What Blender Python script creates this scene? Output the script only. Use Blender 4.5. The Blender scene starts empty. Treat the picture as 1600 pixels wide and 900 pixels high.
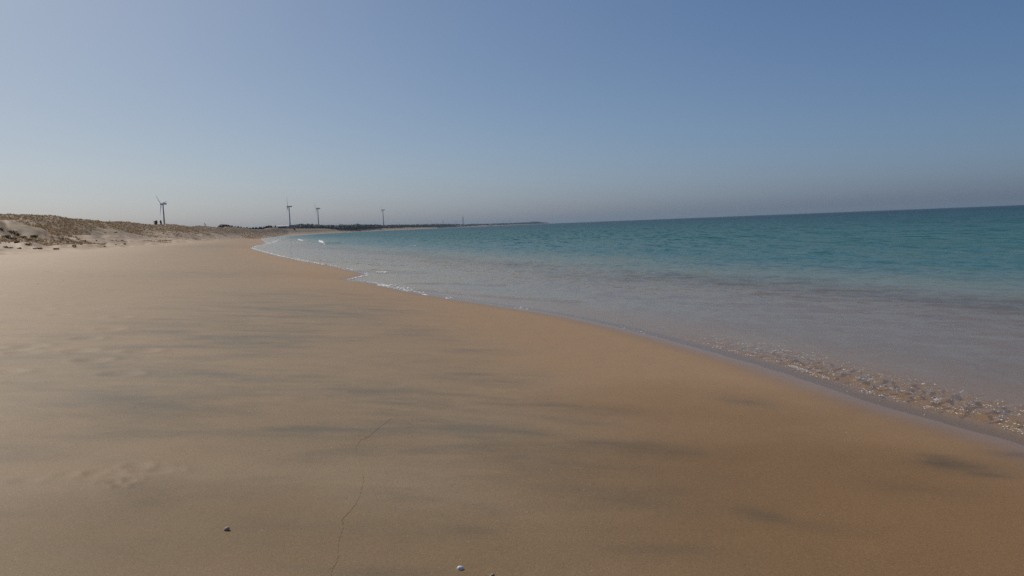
import bpy, bmesh, math, random
import numpy as np
from mathutils import Vector, Matrix

R = math.radians
SC = bpy.context.scene
COL = SC.collection
rng = random.Random(7)
nrg = np.random.default_rng(11)

# ------------------------------------------------------------------ camera
F = 1232.0                     # focal length in photo pixels (1600 wide)
CAMZ = 2.1
ROLL, PITCH = math.atan(0.0392), math.atan(98.6 / F)
fwd = Vector((0, math.cos(PITCH), -math.sin(PITCH)))
up0 = Vector((0, math.sin(PITCH), math.cos(PITCH)))
X0 = Vector((1, 0, 0))
cR = math.cos(ROLL) * X0 - math.sin(ROLL) * up0
cU = math.sin(ROLL) * X0 + math.cos(ROLL) * up0
cam_d = bpy.data.cameras.new("camera")
cam = bpy.data.objects.new("camera", cam_d)
COL.objects.link(cam)
cam_d.sensor_width = 36.0
cam_d.lens = 36.0 * F / 1600.0
cam_d.clip_start, cam_d.clip_end = 0.05, 60000
cam.matrix_world = Matrix(((cR.x, cU.x, -fwd.x, 0), (cR.y, cU.y, -fwd.y, 0),
                           (cR.z, cU.z, -fwd.z, CAMZ), (0, 0, 0, 1)))
SC.camera = cam

# ------------------------------------------------------------------ sky, sun, exposure
SUN_EL, SUN_AZ = 46.0, -46.0           # azimuth from the view direction, negative = left
world = bpy.data.worlds.new("World")
SC.world = world
world.use_nodes = True
wn, wl = world.node_tree.nodes, world.node_tree.links
sky = wn.new('ShaderNodeTexSky')
sky.sky_type = 'NISHITA'
sky.sun_disc = False
sky.sun_elevation, sky.sun_rotation = R(SUN_EL), R(SUN_AZ)
sky.altitude = 0
sky.air_density, sky.dust_density, sky.ozone_density = 0.6, 1.6, 3.0
bg = wn['Background']
BGS = 0.08
bg.inputs['Strength'].default_value = BGS
# tone response of the sky colour, channel by channel: gain * (sky * 0.05) ^ gamma
sep = wn.new('ShaderNodeSeparateColor'); comb = wn.new('ShaderNodeCombineColor')
wl.new(sky.outputs[0], sep.inputs[0])
for ch, (gain, gam) in enumerate([(1.53, 1.07), (1.34, .94), (1.03, .69)]):
    m1 = wn.new('ShaderNodeMath'); m1.operation = 'MULTIPLY'; m1.inputs[1].default_value = .05
    m2 = wn.new('ShaderNodeMath'); m2.operation = 'POWER'; m2.inputs[1].default_value = gam
    m3 = wn.new('ShaderNodeMath'); m3.operation = 'MULTIPLY'; m3.inputs[1].default_value = gain / BGS
    wl.new(sep.outputs[ch], m1.inputs[0]); wl.new(m1.outputs[0], m2.inputs[0]); wl.new(m2.outputs[0], m3.inputs[0])
    wl.new(m3.outputs[0], comb.inputs[ch])
wl.new(comb.outputs[0], bg.inputs['Color'])

sun_d = bpy.data.lights.new("sun", 'SUN')
sun_d.energy, sun_d.angle, sun_d.color = 3.0, R(0.53), (1.0, 0.91, 0.78)
sun = bpy.data.objects.new("sun", sun_d)
COL.objects.link(sun)
sdir = Vector((math.sin(R(SUN_AZ)) * math.cos(R(SUN_EL)), math.cos(R(SUN_AZ)) * math.cos(R(SUN_EL)), math.sin(R(SUN_EL))))
sun.rotation_euler = sdir.to_track_quat('Z', 'Y').to_euler()
sun.location = sdir * 200

vs = SC.view_settings
vs.view_transform, vs.look, vs.exposure, vs.gamma = 'Standard', 'None', 0.0, 1.0
vs.use_curve_mapping = False
HAZE_DENSITY = 0.00007
SC.cycles.use_denoising = False

# ------------------------------------------------------------------ helpers
def ray(px, py):
    return fwd + cR * ((px - 800) / F) + cU * ((450 - py) / F)

def at(px, py, z=0.0):                 # where the line of sight meets the level z
    r = ray(px, py)
    t = (z - CAMZ) / r.z
    return Vector((r.x * t, r.y * t, z))

def at_dist(px, py, D):                # point on the line of sight at ground distance D
    r = ray(px, py)
    t = D / math.hypot(r.x, r.y)
    return Vector((r.x * t, r.y * t, CAMZ + r.z * t))

def hor(px):
    return 351.3 - 0.0392 * (px - 800)

def az_of(px):
    r = ray(px, hor(px))
    return math.atan2(r.x, r.y)

def sstep(a, b, x):
    t = np.clip((x - a) / (b - a), 0, 1)
    return t * t * (3 - 2 * t)

def vnoise(x, y, seed=0):
    xi, yi = np.floor(x), np.floor(y)
    fx, fy = x - xi, y - yi
    fx, fy = fx * fx * (3 - 2 * fx), fy * fy * (3 - 2 * fy)
    xi, yi = xi.astype(np.int64), yi.astype(np.int64)
    def h(a, b):
        n = (a * 374761393 + b * 668265263 + seed * 974634777) & 0xFFFFFFFF
        n = ((n ^ (n >> 13)) * 1274126177) & 0xFFFFFFFF
        n = (n ^ (n >> 16)) & 0xFFFF
        return n / 65535.0
    a, b, c, d = h(xi, yi), h(xi + 1, yi), h(xi, yi + 1), h(xi + 1, yi + 1)
    return (a + (b - a) * fx) * (1 - fy) + (c + (d - c) * fx) * fy

def fbm(x, y, seed=0, octv=4):
    s, a, t = 0, 0.5, 0
    for k in range(octv):
        s = s + a * vnoise(x * 2 ** k + 17.3 * k, y * 2 ** k - 9.1 * k, seed + k)
        t += a
        a *= 0.5
    return s / t

def tag(o, label=None, cat=None, group=None, kind=None):
    if label: o['label'] = label
    if cat: o['category'] = cat
    if group: o['group'] = group
    if kind: o['kind'] = kind
    return o

def link(name, me, mat=None, parent=None, loc=None):
    o = bpy.data.objects.new(name, me)
    COL.objects.link(o)
    if mat is not None and me is not None and not me.materials:
        me.materials.append(mat)
    if parent: o.parent = parent
    if loc is not None: o.location = loc
    return o

def empty(name, loc, rz=0.0):
    o = link(name, None, loc=loc)
    o.empty_display_size = 0.5
    o.rotation_euler.z = rz
    return o

def bm_mesh(name, bm, smooth=False):
    me = bpy.data.meshes.new(name)
    bm.normal_update()
    bm.to_mesh(me)
    bm.free()
    if smooth:
        me.polygons.foreach_set('use_smooth', [True] * len(me.polygons))
    return me

def np_mesh(name, V, quads=None, tris=None, smooth=True):
    me = bpy.data.meshes.new(name)
    me.vertices.add(len(V))
    me.vertices.foreach_set('co', np.asarray(V, np.float32).ravel())
    loops, starts, tot = [], [], []
    n = 0
    if quads is not None and len(quads):
        loops.append(np.asarray(quads).ravel()); k = len(quads)
        starts.append(np.arange(k) * 4 + n); tot.append(np.full(k, 4)); n += 4 * k
    if tris is not None and len(tris):
        loops.append(np.asarray(tris).ravel()); k = len(tris)
        starts.append(np.arange(k) * 3 + n); tot.append(np.full(k, 3)); n += 3 * k
    loops, starts, tot = np.concatenate(loops), np.concatenate(starts), np.concatenate(tot)
    me.loops.add(len(loops))
    me.loops.foreach_set('vertex_index', loops.astype(np.int32))
    me.polygons.add(len(starts))
    me.polygons.foreach_set('loop_start', starts.astype(np.int32))
    me.polygons.foreach_set('loop_total', tot.astype(np.int32))
    me.polygons.foreach_set('use_smooth', np.full(len(starts), smooth))
    me.update(calc_edges=True)
    return me

def fattr(me, name, vals):
    a = me.attributes.new(name, 'FLOAT', 'POINT')
    a.data.foreach_set('value', np.asarray(vals, np.float32))

def mat_new(name):
    m = bpy.data.materials.new(name)
    m.use_nodes = True
    n, l = m.node_tree.nodes, m.node_tree.links
    return m, n, l

class NT:                               # terse node-graph writer
    def __init__(s, m): s.n, s.l = m.node_tree.nodes, m.node_tree.links
    def _in(s, node, sock, v):
        i = node.inputs[sock]
        if hasattr(v, 'links') or isinstance(v, bpy.types.NodeSocket): s.l.new(v, i)
        else: i.default_value = v
    def add(s, t, ins=None, **props):
        nd = s.n.new(t)
        for k, v in props.items(): setattr(nd, k, v)
        for k, v in (ins or {}).items(): s._in(nd, k, v)
        return nd
    def math(s, op, a, b=0.0, clamp=False):
        nd = s.add('ShaderNodeMath', operation=op, use_clamp=clamp)
        s._in(nd, 0, a); s._in(nd, 1, b)
        return nd.outputs[0]
    def vmath(s, op, a, b=None):
        nd = s.add('ShaderNodeVectorMath', operation=op)
        s._in(nd, 0, a)
        if b is not None: s._in(nd, 'Scale' if op == 'SCALE' else 1, b)
        return nd.outputs[0]
    def mix(s, f, a, b, blend='MIX'):
        nd = s.add('ShaderNodeMix', data_type='RGBA', blend_type=blend)
        s._in(nd, 0, f); s._in(nd, 6, a); s._in(nd, 7, b)
        return nd.outputs[2]
    def ramp(s, f, a, b, lo=0.0, hi=1.0, smooth=True):
        nd = s.add('ShaderNodeMapRange', interpolation_type='SMOOTHSTEP' if smooth else 'LINEAR')
        s._in(nd, 0, f); s._in(nd, 1, a); s._in(nd, 2, b); s._in(nd, 3, lo); s._in(nd, 4, hi)
        return nd.outputs[0]
    def attr(s, name): return s.add('ShaderNodeAttribute', attribute_name=name).outputs['Fac']
    def noise(s, vec, scale, detail=4.0, rough=0.55, out=0):
        nd = s.add('ShaderNodeTexNoise', {'Vector': vec, 'Scale': scale, 'Detail': detail, 'Roughness': rough})
        return nd.outputs[out]
    def pos(s): return s.add('ShaderNodeNewGeometry').outputs['Position']
    def scaled(s, v, sc, rz=0.0):
        nd = s.add('ShaderNodeMapping', {'Vector': v, 'Scale': sc, 'Rotation': (0, 0, rz)})
        return nd.outputs[0]

def c4(r, g, b): return (r, g, b, 1.0)

def simple_mat(name, col, rough=0.6, var=0.25, scale=8.0, spec=0.4):
    m, n, l = mat_new(name)
    t = NT(m)
    co = t.add('ShaderNodeTexCoord').outputs['Object']
    f = t.noise(co, scale, 4)
    d = tuple(c * (1 - var) for c in col); b = tuple(c * (1 + var) for c in col)
    cc = t.mix(f, c4(*d), c4(*b))
    p = n['Principled BSDF']
    l.new(cc, p.inputs['Base Color'])
    p.inputs['Roughness'].default_value = rough
    p.inputs['Specular IOR Level'].default_value = spec
    return m

# ------------------------------------------------------------------ shoreline and terrain functions
SHORE_PX = [(1750, 757), (1680, 727), (1600, 697), (1500, 668), (1400, 641), (1300, 609), (1200, 576), (1100, 547), (1000, 520),
            (950, 508), (900, 497), (850, 488), (800, 480.5), (750, 473), (700, 465), (650, 456.5), (620, 450.5), (592, 443.6),
            (568, 440), (545, 437.5), (556, 434.6), (570, 431.5), (571.5, 428.5), (560, 424.5), (520, 415.5), (490, 410.5), (460, 405),
            (430, 398.5), (410, 393), (397, 389.5), (392, 387.6), (395, 386.2), (402, 384), (422, 379.6)]
pts = [at(x, y, 0) for x, y in SHORE_PX]
pts = [(p.x, p.y) for p in pts]
for px, D in [(416, 205), (408, 330), (411, 500), (440, 800), (480, 1130), (500, 1330), (520, 1480), (545, 1650), (560, 1800),
              (600, 2200), (640, 2600), (680, 3100), (720, 4000), (760, 5000), (800, 6000), (840, 6900), (858, 7300), (866, 7700)]:
    a = az_of(px)
    pts.append((math.sin(a) * D, math.cos(a) * D))
pts = [(9, -300), (7.5, -30), (6.4, -3), (5.6, 3.0)] + pts + [(200, 8600), (-600, 9500), (-3000, 11000)]

def catmull(P, sub):
    out = []
    for i in range(len(P) - 1):
        p0, p1, p2, p3 = P[max(i - 1, 0)], P[i], P[i + 1], P[min(i + 2, len(P) - 1)]
        l1 = math.dist(p1, p2)
        t1 = [(p2[k] - p0[k]) / (math.dist(p0, p2) + 1e-9) * l1 for k in (0, 1)]
        t2 = [(p3[k] - p1[k]) / (math.dist(p1, p3) + 1e-9) * l1 for k in (0, 1)]
        for s in range(sub):
            t = s / sub
            h = (2*t**3 - 3*t*t + 1, t**3 - 2*t*t + t, -2*t**3 + 3*t*t, t**3 - t*t)
            out.append(tuple(h[0]*p1[k] + h[1]*t1[k]*.8 + h[2]*p2[k] + h[3]*t2[k]*.8 for k in (0, 1)))
    out.append(P[-1])
    return out
SHORE = catmull(pts, 3)
POLY = SHORE + [(-20000, 11000), (-20000, -20000), (9, -20000)]

def seg_dist(x, y, P):
    best = np.full(x.shape, 1e18)
    for (ax, ay), (bx, by) in zip(P[:-1], P[1:]):
        dx, dy = bx - ax, by - ay
        L = dx * dx + dy * dy + 1e-12
        t = np.clip(((x - ax) * dx + (y - ay) * dy) / L, 0, 1)
        q = (x - ax - t * dx) ** 2 + (y - ay - t * dy) ** 2
        np.minimum(best, q, out=best)
    return np.sqrt(best)

def shore_d(x, y):                      # metres inland of the waterline (negative = in the water)
    x, y = np.asarray(x, float), np.asarray(y, float)
    d = seg_dist(x, y, SHORE)
    inside = np.zeros(x.shape, bool)
    n = len(POLY)
    for i in range(n):
        (ax, ay), (bx, by) = POLY[i], POLY[(i + 1) % n]
        if ay == by: continue
        c = (ay > y) != (by > y)
        inside ^= c & (x < (bx - ax) * (y - ay) / (by - ay) + ax)
    d = np.where(inside, d, -d)
    D = np.hypot(x, y)
    d = d + (fbm(x * .9, y * .9, 5, 3) - .5) * .28 * sstep(14, 45, D) + (fbm(x * 3, y * 3, 8, 3) - .5) * .07
    return d

#            px    crest y   crest D   toe D
CREST = [(-700, 345, 120, 60), (-250, 341, 130, 75), (-60, 337.5, 150, 88), (0, 337.2, 165, 92), (60, 337.5, 175, 98), (95, 339.5, 185, 105), (115, 343.5, 195, 110),
         (145, 346, 210, 118), (185, 346.2, 232, 128), (210, 348, 250, 136), (240, 351, 280, 150), (268, 350.8, 300, 165),
         (285, 352.3, 315, 180), (300, 354, 330, 190), (340, 355.2, 420, 240), (400, 356.4, 640, 380), (430, 356.8, 900, 560),
         (450, 357, 1150, 1000), (480, 357, 1350, 1180), (500, 357, 1500, 1360), (520, 356.8, 1640, 1500), (560, 356.5, 1960, 1820),
         (600, 355.8, 2360, 2230), (640, 355.0, 2760, 2640), (680, 353.9, 3260, 3140), (720, 352.2, 4160, 4050), (760, 351.2, 5160, 5050),
         (800, 350.3, 6160, 6050), (840, 349.4, 7060, 6950), (858, 349.0, 7450, 7350), (870, 348.8, 7800, 7750)]
c_az = np.array([az_of(c[0]) for c in CREST])
c_D = np.array([c[2] for c in CREST], float)
c_T = np.array([c[3] for c in CREST], float)
c_Z = np.array([at_dist(c[0], c[1], c[2]).z for c in CREST])
c_Z = np.maximum(c_Z, 3.5)
# behind the camera the same dune goes on
c_az = np.concatenate([[-math.pi], c_az, [math.pi]]); c_D = np.concatenate([[110], c_D, [110]])
c_T = np.concatenate([[50], c_T, [50]]); c_Z = np.concatenate([[7.5], c_Z, [7.5]])

DENTS = [(150, 739, .10, .012), (137, 745, .09, .008), (170, 753, .09, .012), (189, 753, .10, .016), (207, 750, .08, .012),
         (214, 729, .12, .018), (235, 735, .16, .016), (262, 735, .14, .013), (105, 742, .1, .008), (40, 752, .12, .008), (188, 760, .06, .01)]
DENT_W = []
_g = random.Random(55)
DENTS += [(_g.uniform(-20, 270), _g.uniform(425, 590), .28, .03) for _ in range(16)] + [(_g.uniform(-20, 200), _g.uniform(395, 430), .5, .05) for _ in range(8)]

def terrain(x, y, d=None, detail=True):
    x, y = np.asarray(x, float), np.asarray(y, float)
    if d is None: d = shore_d(x, y)
    D, A = np.hypot(x, y), np.arctan2(x, y)
    dl = np.clip(d, 0, 400)
    land = .86 * (1 - np.exp(-(dl + .55 * np.exp(-dl / .8) - .55) / 7.0)) + .55 * (1 - np.exp(-dl / 45)) + .0022 * dl
    sea = -np.interp(-d, [0, .35, 1.0, 3, 8, 12, 20, 40, 400, 4000], [0, .012, .045, .09, .15, .26, .9, 2.5, 5, 6.5])
    z = np.where(d > 0, land, sea)
    cd, ct, cz = np.interp(A, c_az, c_D), np.interp(A, c_az, c_T), np.interp(A, c_az, c_Z)
    t = (D - ct) / (cd - ct)
    tt = np.clip(t, 0, 1)
    prof = tt ** 1.7
    gate = sstep(2, 18, d)
    zd = z * (1 - prof) + cz * prof
    back = np.clip((D - cd) / 120, 0, 1)
    zd = zd - 1.6 * back * back * (3 - 2 * back) * np.clip(cd / 1500, .15, 1)
    dune = np.clip(t, 0, 3) * gate
    out = z + (zd - z) * gate
    if detail:
        m = sstep(.12, .55, t) * gate
        near = 1 - sstep(500, 1500, D)
        out = out + m * near * ((fbm(x * .09, y * .09, 31, 4) - .5) * 1.5 + (fbm(x * .35, y * .35, 37, 3) - .5) * .55) * (0.35 + .65 * (1 - sstep(.85, 1.0, t) * .6))
        out = out + (fbm(x * .16, y * .16, 41, 3) - .5) * .10 * sstep(3, 12, d) + (fbm(x * 2.0, y * 3.0, 43, 3) - .5) * .012 * sstep(1.5, 5, d)
        # small humps of the upper beach in front of the dune
        hb = sstep(-.25, .1, t) * (1 - sstep(.4, .8, t)) * gate * (1 - sstep(200, 420, D))
        out = out + hb * (np.maximum(fbm(x * .28, y * .28, 51, 3) - .5, 0) * 1.6)
        for (cx, cy, rad, dep) in DENT_W:
            rad, dep = rad * .55, dep * .45
            q = ((x - cx) ** 2 + (y - cy) ** 2) / rad ** 2
            out = out - dep * np.exp(-q) + dep * .5 * np.exp(-(np.sqrt(q) - 1.6) ** 2 * 4)
        for (P, hgt, wid) in RIDGE_W:
            q = seg_dist(x, y, P) / wid
            out = out + hgt * np.exp(-q * q) * (.6 + .8 * vnoise(x / wid * .7, y / wid * .7, 3))
    return out, d, dune
RIDGE_W = []

def ground(px, py, lo=2.0, hi=9000.0):   # where a line of sight first meets the land
    Ds = np.exp(np.linspace(math.log(lo), math.log(hi), 1500))
    r = ray(px, py)
    h = math.hypot(r.x, r.y)
    xs, ys, zs = r.x / h * Ds, r.y / h * Ds, CAMZ + r.z / h * Ds
    zt = terrain(xs, ys)[0]
    k = np.argmax(zt >= zs)
    if not (zt >= zs).any(): k = len(Ds) - 1
    return Vector((xs[k], ys[k], zt[k]))

for px, py, rad, dep in DENTS:
    p = ground(px, py, 2, 80)
    DENT_W.append((p.x, p.y, rad, dep))
RIDGE_PX = [([(-60, 357), (0, 360), (25, 364), (45, 369)], 1.3, 4.0),          # scrub hummock, left edge
            ([(235, 363), (260, 367), (290, 370), (316, 371)], .75, 3.2),      # eroded scarps under the dune
            ([(280, 363), (300, 366)], .5, 2.2), ([(325, 361), (350, 361.5)], .9, 4.5),
            ([(366, 361), (392, 364)], .8, 6.0), ([(425, 358.8), (438, 361)], 1.2, 9.0)]
_tmp = []
for P, hgt, wid in RIDGE_PX:
    w = [ground(a, b, 20, 1500) for a, b in P]
    _tmp.append(([(p.x, p.y) for p in w], hgt, wid))
RIDGE_W.extend(_tmp)

# dark heavy-mineral stains washed over the sand: photo position, half length, half depth (px), strength
STAINS = [(430, 490, 200, 50, .50), (360, 600, 300, 60, .48), (560, 640, 240, 50, .46), (740, 660, 200, 45, .46), (870, 730, 200, 50, .42), (250, 660, 260, 55, .40), (200, 540, 220, 50, .32), (700, 790, 240, 45, .3),
          (800, 632, 130, 9, .8), (735, 588, 60, 7, .6), (800, 598, 60, 12, .75), (760, 640, 150, 16, .6), (900, 655, 60, 6, .8), (745, 622, 70, 6, .8),
          (820, 676, 80, 8, .6), (930, 698, 160, 9, .85), (860, 720, 120, 10, .5), (640, 705, 80, 9, .6), (600, 640, 100, 14, .5), (650, 525, 60, 9, .5), (750, 550, 50, 6, .5),
          (560, 480, 130, 10, .55), (470, 495, 110, 10, .5), (420, 460, 90, 7, .4), (300, 530, 160, 14, .4), (500, 560, 190, 14, .35), (360, 610, 180, 20, .4), (240, 595, 100, 14, .4),
          (400, 655, 120, 10, .5), (330, 665, 110, 12, .55), (230, 735, 60, 7, .8), (150, 600, 90, 10, .4), (120, 575, 110, 9, .4), (600, 765, 160, 10, .35),
          (770, 800, 70, 14, .5), (740, 828, 60, 7, .7), (150, 850, 140, 18, .3), (1170, 628, 40, 8, .4), (1500, 728, 60, 8, .9), (1470, 715, 40, 4, .7),
          (1545, 742, 40, 4, .7), (1200, 805, 50, 10, .5), (1290, 825, 60, 8, .35), (1030, 860, 110, 14, .4), (950, 780, 130, 14, .35), (1420, 765, 90, 9, .3), (1590, 712, 50, 4, .6),
          (350, 385, 60, 3, .35), (330, 430, 120, 5, .3), (100, 365, 55, 4, 1.2), (170, 370, 40, 3, .9), (60, 362, 50, 2, .7), (640, 905, 130, 14, .4), (480, 830, 160, 22, .25)]
STAIN_W = []
for px, py, hw, hh, s in STAINS:
    p = ground(px, py, 2, 400); q = ground(px, py - hh, 2, 400); r_ = ground(px, py + hh, 2, 400)
    Dd = math.hypot(p.x, p.y)
    STAIN_W.append((p.x, p.y, hw / F * Dd, max(abs(q.y - r_.y) * .5, .03), s))

def stain(x, y):
    s = np.zeros(x.shape)
    wx = (fbm(x * .8, y * 2.2, 61, 4) - .5) * 1.3
    wy = (fbm(x * .5 + 40, y * 2.0, 67, 4) - .5) * .5
    for cx, cy, a, b, k in STAIN_W:
        u, v = (x - cx + wx * min(a, 1.2)) / a, (y - cy + (x - cx) * .06 + wy * min(b * 2, 2)) / (b * 1.3)
        q = u * u + v * v
        s = np.maximum(s, k * np.exp(-q * 1.1)) + .12 * k * np.exp(-q * .6)
    return s

# broad patches of darker sand colour that paint in the falloff of light
FALLOFF_W = []
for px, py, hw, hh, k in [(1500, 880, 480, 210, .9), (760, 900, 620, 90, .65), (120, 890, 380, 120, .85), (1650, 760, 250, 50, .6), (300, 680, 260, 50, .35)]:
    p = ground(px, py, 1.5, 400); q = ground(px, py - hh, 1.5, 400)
    FALLOFF_W.append((p.x, p.y, hw / F * math.hypot(p.x, p.y), max(abs(q.y - p.y), .1), k))
def painted_falloff(x, y):
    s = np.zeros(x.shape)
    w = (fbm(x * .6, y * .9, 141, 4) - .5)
    for cx, cy, a, b, k in FALLOFF_W:
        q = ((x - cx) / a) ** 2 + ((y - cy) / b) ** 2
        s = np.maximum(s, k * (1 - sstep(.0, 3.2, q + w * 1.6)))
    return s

# ------------------------------------------------------------------ materials of the setting
def sand_material():
    m, n, l = mat_new("beach_sand")
    t = NT(m)
    P = t.pos()
    d, dune, st = t.attr('inland'), t.attr('dune'), t.attr('stain')
    big = t.noise(t.scaled(P, (.30, .55, .3)), 1.0, 4)
    med = t.noise(t.scaled(P, (.85, 2.1, 1.0), .22), 1.0, 7, .60)
    fine = t.noise(P, 55.0, 3, .7)
    grain = t.noise(P, 230.0, 2, .8)
    grit = t.noise(P, 95.0, 2, .8)
    dd = t.math('ADD', d, t.ramp(big, 0, 1, -1.6, 1.6, False))
    # damp orange sand by the water -> duller tan -> pale dry sand towards the dune
    cA, cB, cC = c4(.315, .203, .106), c4(.268, .192, .112), c4(.390, .293, .190)
    col = t.mix(t.ramp(dd, 2.2, 5.2), cA, cB)
    col = t.mix(t.ramp(dd, 7.0, 20.0), col, cC)
    col = t.mix(t.ramp(big, .35, .75, 0, .35), col, c4(.31, .20, .115))
    # grey mineral streaks
    sm = t.math('MULTIPLY', st, t.ramp(med, .34, .66, .2, 1.25))
    sm = t.math('ADD', sm, t.math('MULTIPLY', t.ramp(med, .52, .74, 0, .28), t.ramp(dd, 3.2, 6.0)))
    sm = t.math('MULTIPLY', sm, .72, True)
    col = t.mix(sm, col, c4(.104, .099, .078))
    col = t.mix(t.attr('painted_falloff'), col, t.mix(1.0, col, c4(.66, .59, .46), 'MULTIPLY'))  # light falloff over the near sand, multiplied into its colour
    # dune: bleached sand with brown dead grass and olive cover
    dn = t.noise(t.scaled(P, (.16, .10, .4)), 1.0, 6, .68)
    dn2 = t.noise(P, .9, 5, .65)
    veg = t.math('ADD', t.ramp(dune, .12, .76, -.30, .55), t.math('ADD', t.math('MULTIPLY', t.math('SUBTRACT', dn, .5), 1.6), t.math('MULTIPLY', t.math('SUBTRACT', dn2, .5), 1.2)))
    vm = t.math('MULTIPLY', t.ramp(veg, .0, .45), t.ramp(dune, .12, .35))
    vc = t.mix(t.ramp(dn2, .35, .65), c4(.27, .195, .115), c4(.165, .118, .065))
    vc = t.mix(t.ramp(dn, .55, .7), vc, c4(.20, .155, .085))
    drys = t.mix(t.ramp(dune, .0, .3), col, c4(.315, .232, .158))
    col = t.mix(vm, drys, vc)
    # grain
    col = t.mix(t.ramp(grain, .25, .75, 0, 1, False), t.mix(.72, c4(0, 0, 0), col), t.mix(1.0, col, c4(1.35, 1.34, 1.32), 'MULTIPLY'))
    col = t.mix(t.ramp(fine, .3, .7, 0, 1, False), t.mix(1.0, col, c4(.90, .90, .89), 'MULTIPLY'), t.mix(1.0, col, c4(1.10, 1.10, 1.08), 'MULTIPLY'))
    col = t.mix(t.ramp(grit, .28, .72, 0, 1, False), t.mix(1.0, col, c4(.84, .84, .83), 'MULTIPLY'), t.mix(1.0, col, c4(1.17, 1.165, 1.15), 'MULTIPLY'))
    wet = t.math('MULTIPLY', t.ramp(d, -.1, 1.0, 1, 0), t.ramp(d, -.9, -.2))
    col = t.mix(t.math('MULTIPLY', wet, .40), col, c4(.175, .110, .066))
    col = t.mix(t.ramp(d, -.45, -.12, 1, 0), col, t.mix(t.ramp(d, -3.0, -1.0), c4(.31, .215, .135), c4(.36, .21, .09)))
    p = n['Principled BSDF']
    l.new(col, p.inputs['Base Color'])
    l.new(t.ramp(d, -.05, .7, .22, .62), p.inputs['Roughness'])
    p.inputs['Specular IOR Level'].default_value = .24
    hgt = t.math('ADD', t.math('MULTIPLY', fine, .35), t.math('MULTIPLY', grain, .5))
    b = t.add('ShaderNodeBump', {'Height': hgt, 'Strength': t.ramp(d, .1, 1.6, .04, .55), 'Distance': .006})
    l.new(b.outputs[0], p.inputs['Normal'])
    return m

def water_material():
    m, n, l = mat_new("sea_water")
    t = NT(m)
    P = t.pos()
    murk, off, chop = t.attr('murk'), t.attr('offshore'), t.attr('chop')
    ang = R(-18)
    n1 = t.noise(t.scaled(P, (1.5, .55, 1), ang), 1.0, 4, .62, 1)
    n2 = t.noise(t.scaled(P, (5.5, 2.6, 1), ang), 1.0, 4, .6, 1)
    n3 = t.noise(t.scaled(P, (1.1, .13, 1), R(-6)), 1.0, 5, .6, 1)
    v = t.vmath('ADD', t.vmath('SUBTRACT', n1, (.5, .5, .5)), t.vmath('SUBTRACT', n2, (.5, .5, .5)))
    v = t.vmath('ADD', v, t.vmath('SCALE', t.vmath('SUBTRACT', n3, (.5, .5, .5)), t.ramp(off, 8, 40, 0, 2.6)))
    v = t.vmath('MULTIPLY', v, (1, 1, 0))
    v = t.vmath('SCALE', v, chop)
    N = t.add('ShaderNodeNewGeometry').outputs['Normal']
    N2 = t.vmath('NORMALIZE', t.vmath('ADD', N, v))
    fr = t.add('ShaderNodeFresnel', {'IOR': 1.333, 'Normal': N2}).outputs[0]
    far = t.ramp(off, 8, 40)
    fr = t.math('MULTIPLY', fr, t.ramp(off, 2, 12, .66, .55))
    fr = t.math('ADD', t.math('MULTIPLY', fr, t.math('SUBTRACT', 1.0, far)), t.math('MULTIPLY', t.ramp(fr, .10, .55, 0, .44, False), far))
    fr = t.math('MINIMUM', fr, .62)
    gl = t.add('ShaderNodeBsdfGlossy', {'Color': c4(1, .97, .91), 'Roughness': t.math('MAXIMUM', t.ramp(off, 1.0, 60, .03, .13), t.attr('ruffle')), 'Normal': N2})
    patch = t.noise(t.scaled(P, (.02, .006, 1), ang), 1.0, 4)
    body = t.mix(t.ramp(off, 12, 160), c4(.032, .126, .138), c4(.012, .080, .108))
    body = t.mix(t.ramp(off, 8.5, 19), c4(.20, .245, .215), body)
    body = t.mix(t.ramp(off, 5.5, 11.5), c4(.34, .27, .21), body)
    body = t.mix(t.ramp(off, 60, 500), body, c4(.005, .042, .080))
    body = t.mix(t.ramp(patch, .4, .7, 0, .35), body, c4(.012, .075, .085))
    df = t.add('ShaderNodeBsdfDiffuse', {'Color': body, 'Normal': N2})
    tr = t.add('ShaderNodeBsdfTransparent', {'Color': c4(.90, .93, .92)})
    mk = t.add('ShaderNodeMixShader', {0: murk, 1: tr.outputs[0], 2: df.outputs[0]})
    mx = t.add('ShaderNodeMixShader', {0: fr, 1: mk.outputs[0], 2: gl.outputs[0]})
    l.new(mx.outputs[0], n['Material Output'].inputs['Surface'])
    n.remove(n['Principled BSDF'])
    return m

def leaf_mat(name, a, b):
    m, n, l = mat_new(name)
    t = NT(m)
    f = t.noise(t.pos(), .35, 4)
    isl = t.add('ShaderNodeNewGeometry').outputs['Random Per Island']
    col = t.mix(t.math('ADD', t.math('MULTIPLY', f, .5), t.math('MULTIPLY', isl, .5)), c4(*a), c4(*b))
    p = n['Principled BSDF']
    l.new(col, p.inputs['Base Color'])
    p.inputs['Roughness'].default_value = .7
    tl = t.add('ShaderNodeBsdfTranslucent', {'Color': col})
    mx = t.add('ShaderNodeMixShader', {0: .45 if a[0] > .1 else .2, 1: p.outputs[0], 2: tl.outputs[0]})
    l.new(mx.outputs[0], n['Material Output'].inputs['Surface'])
    return m

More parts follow.
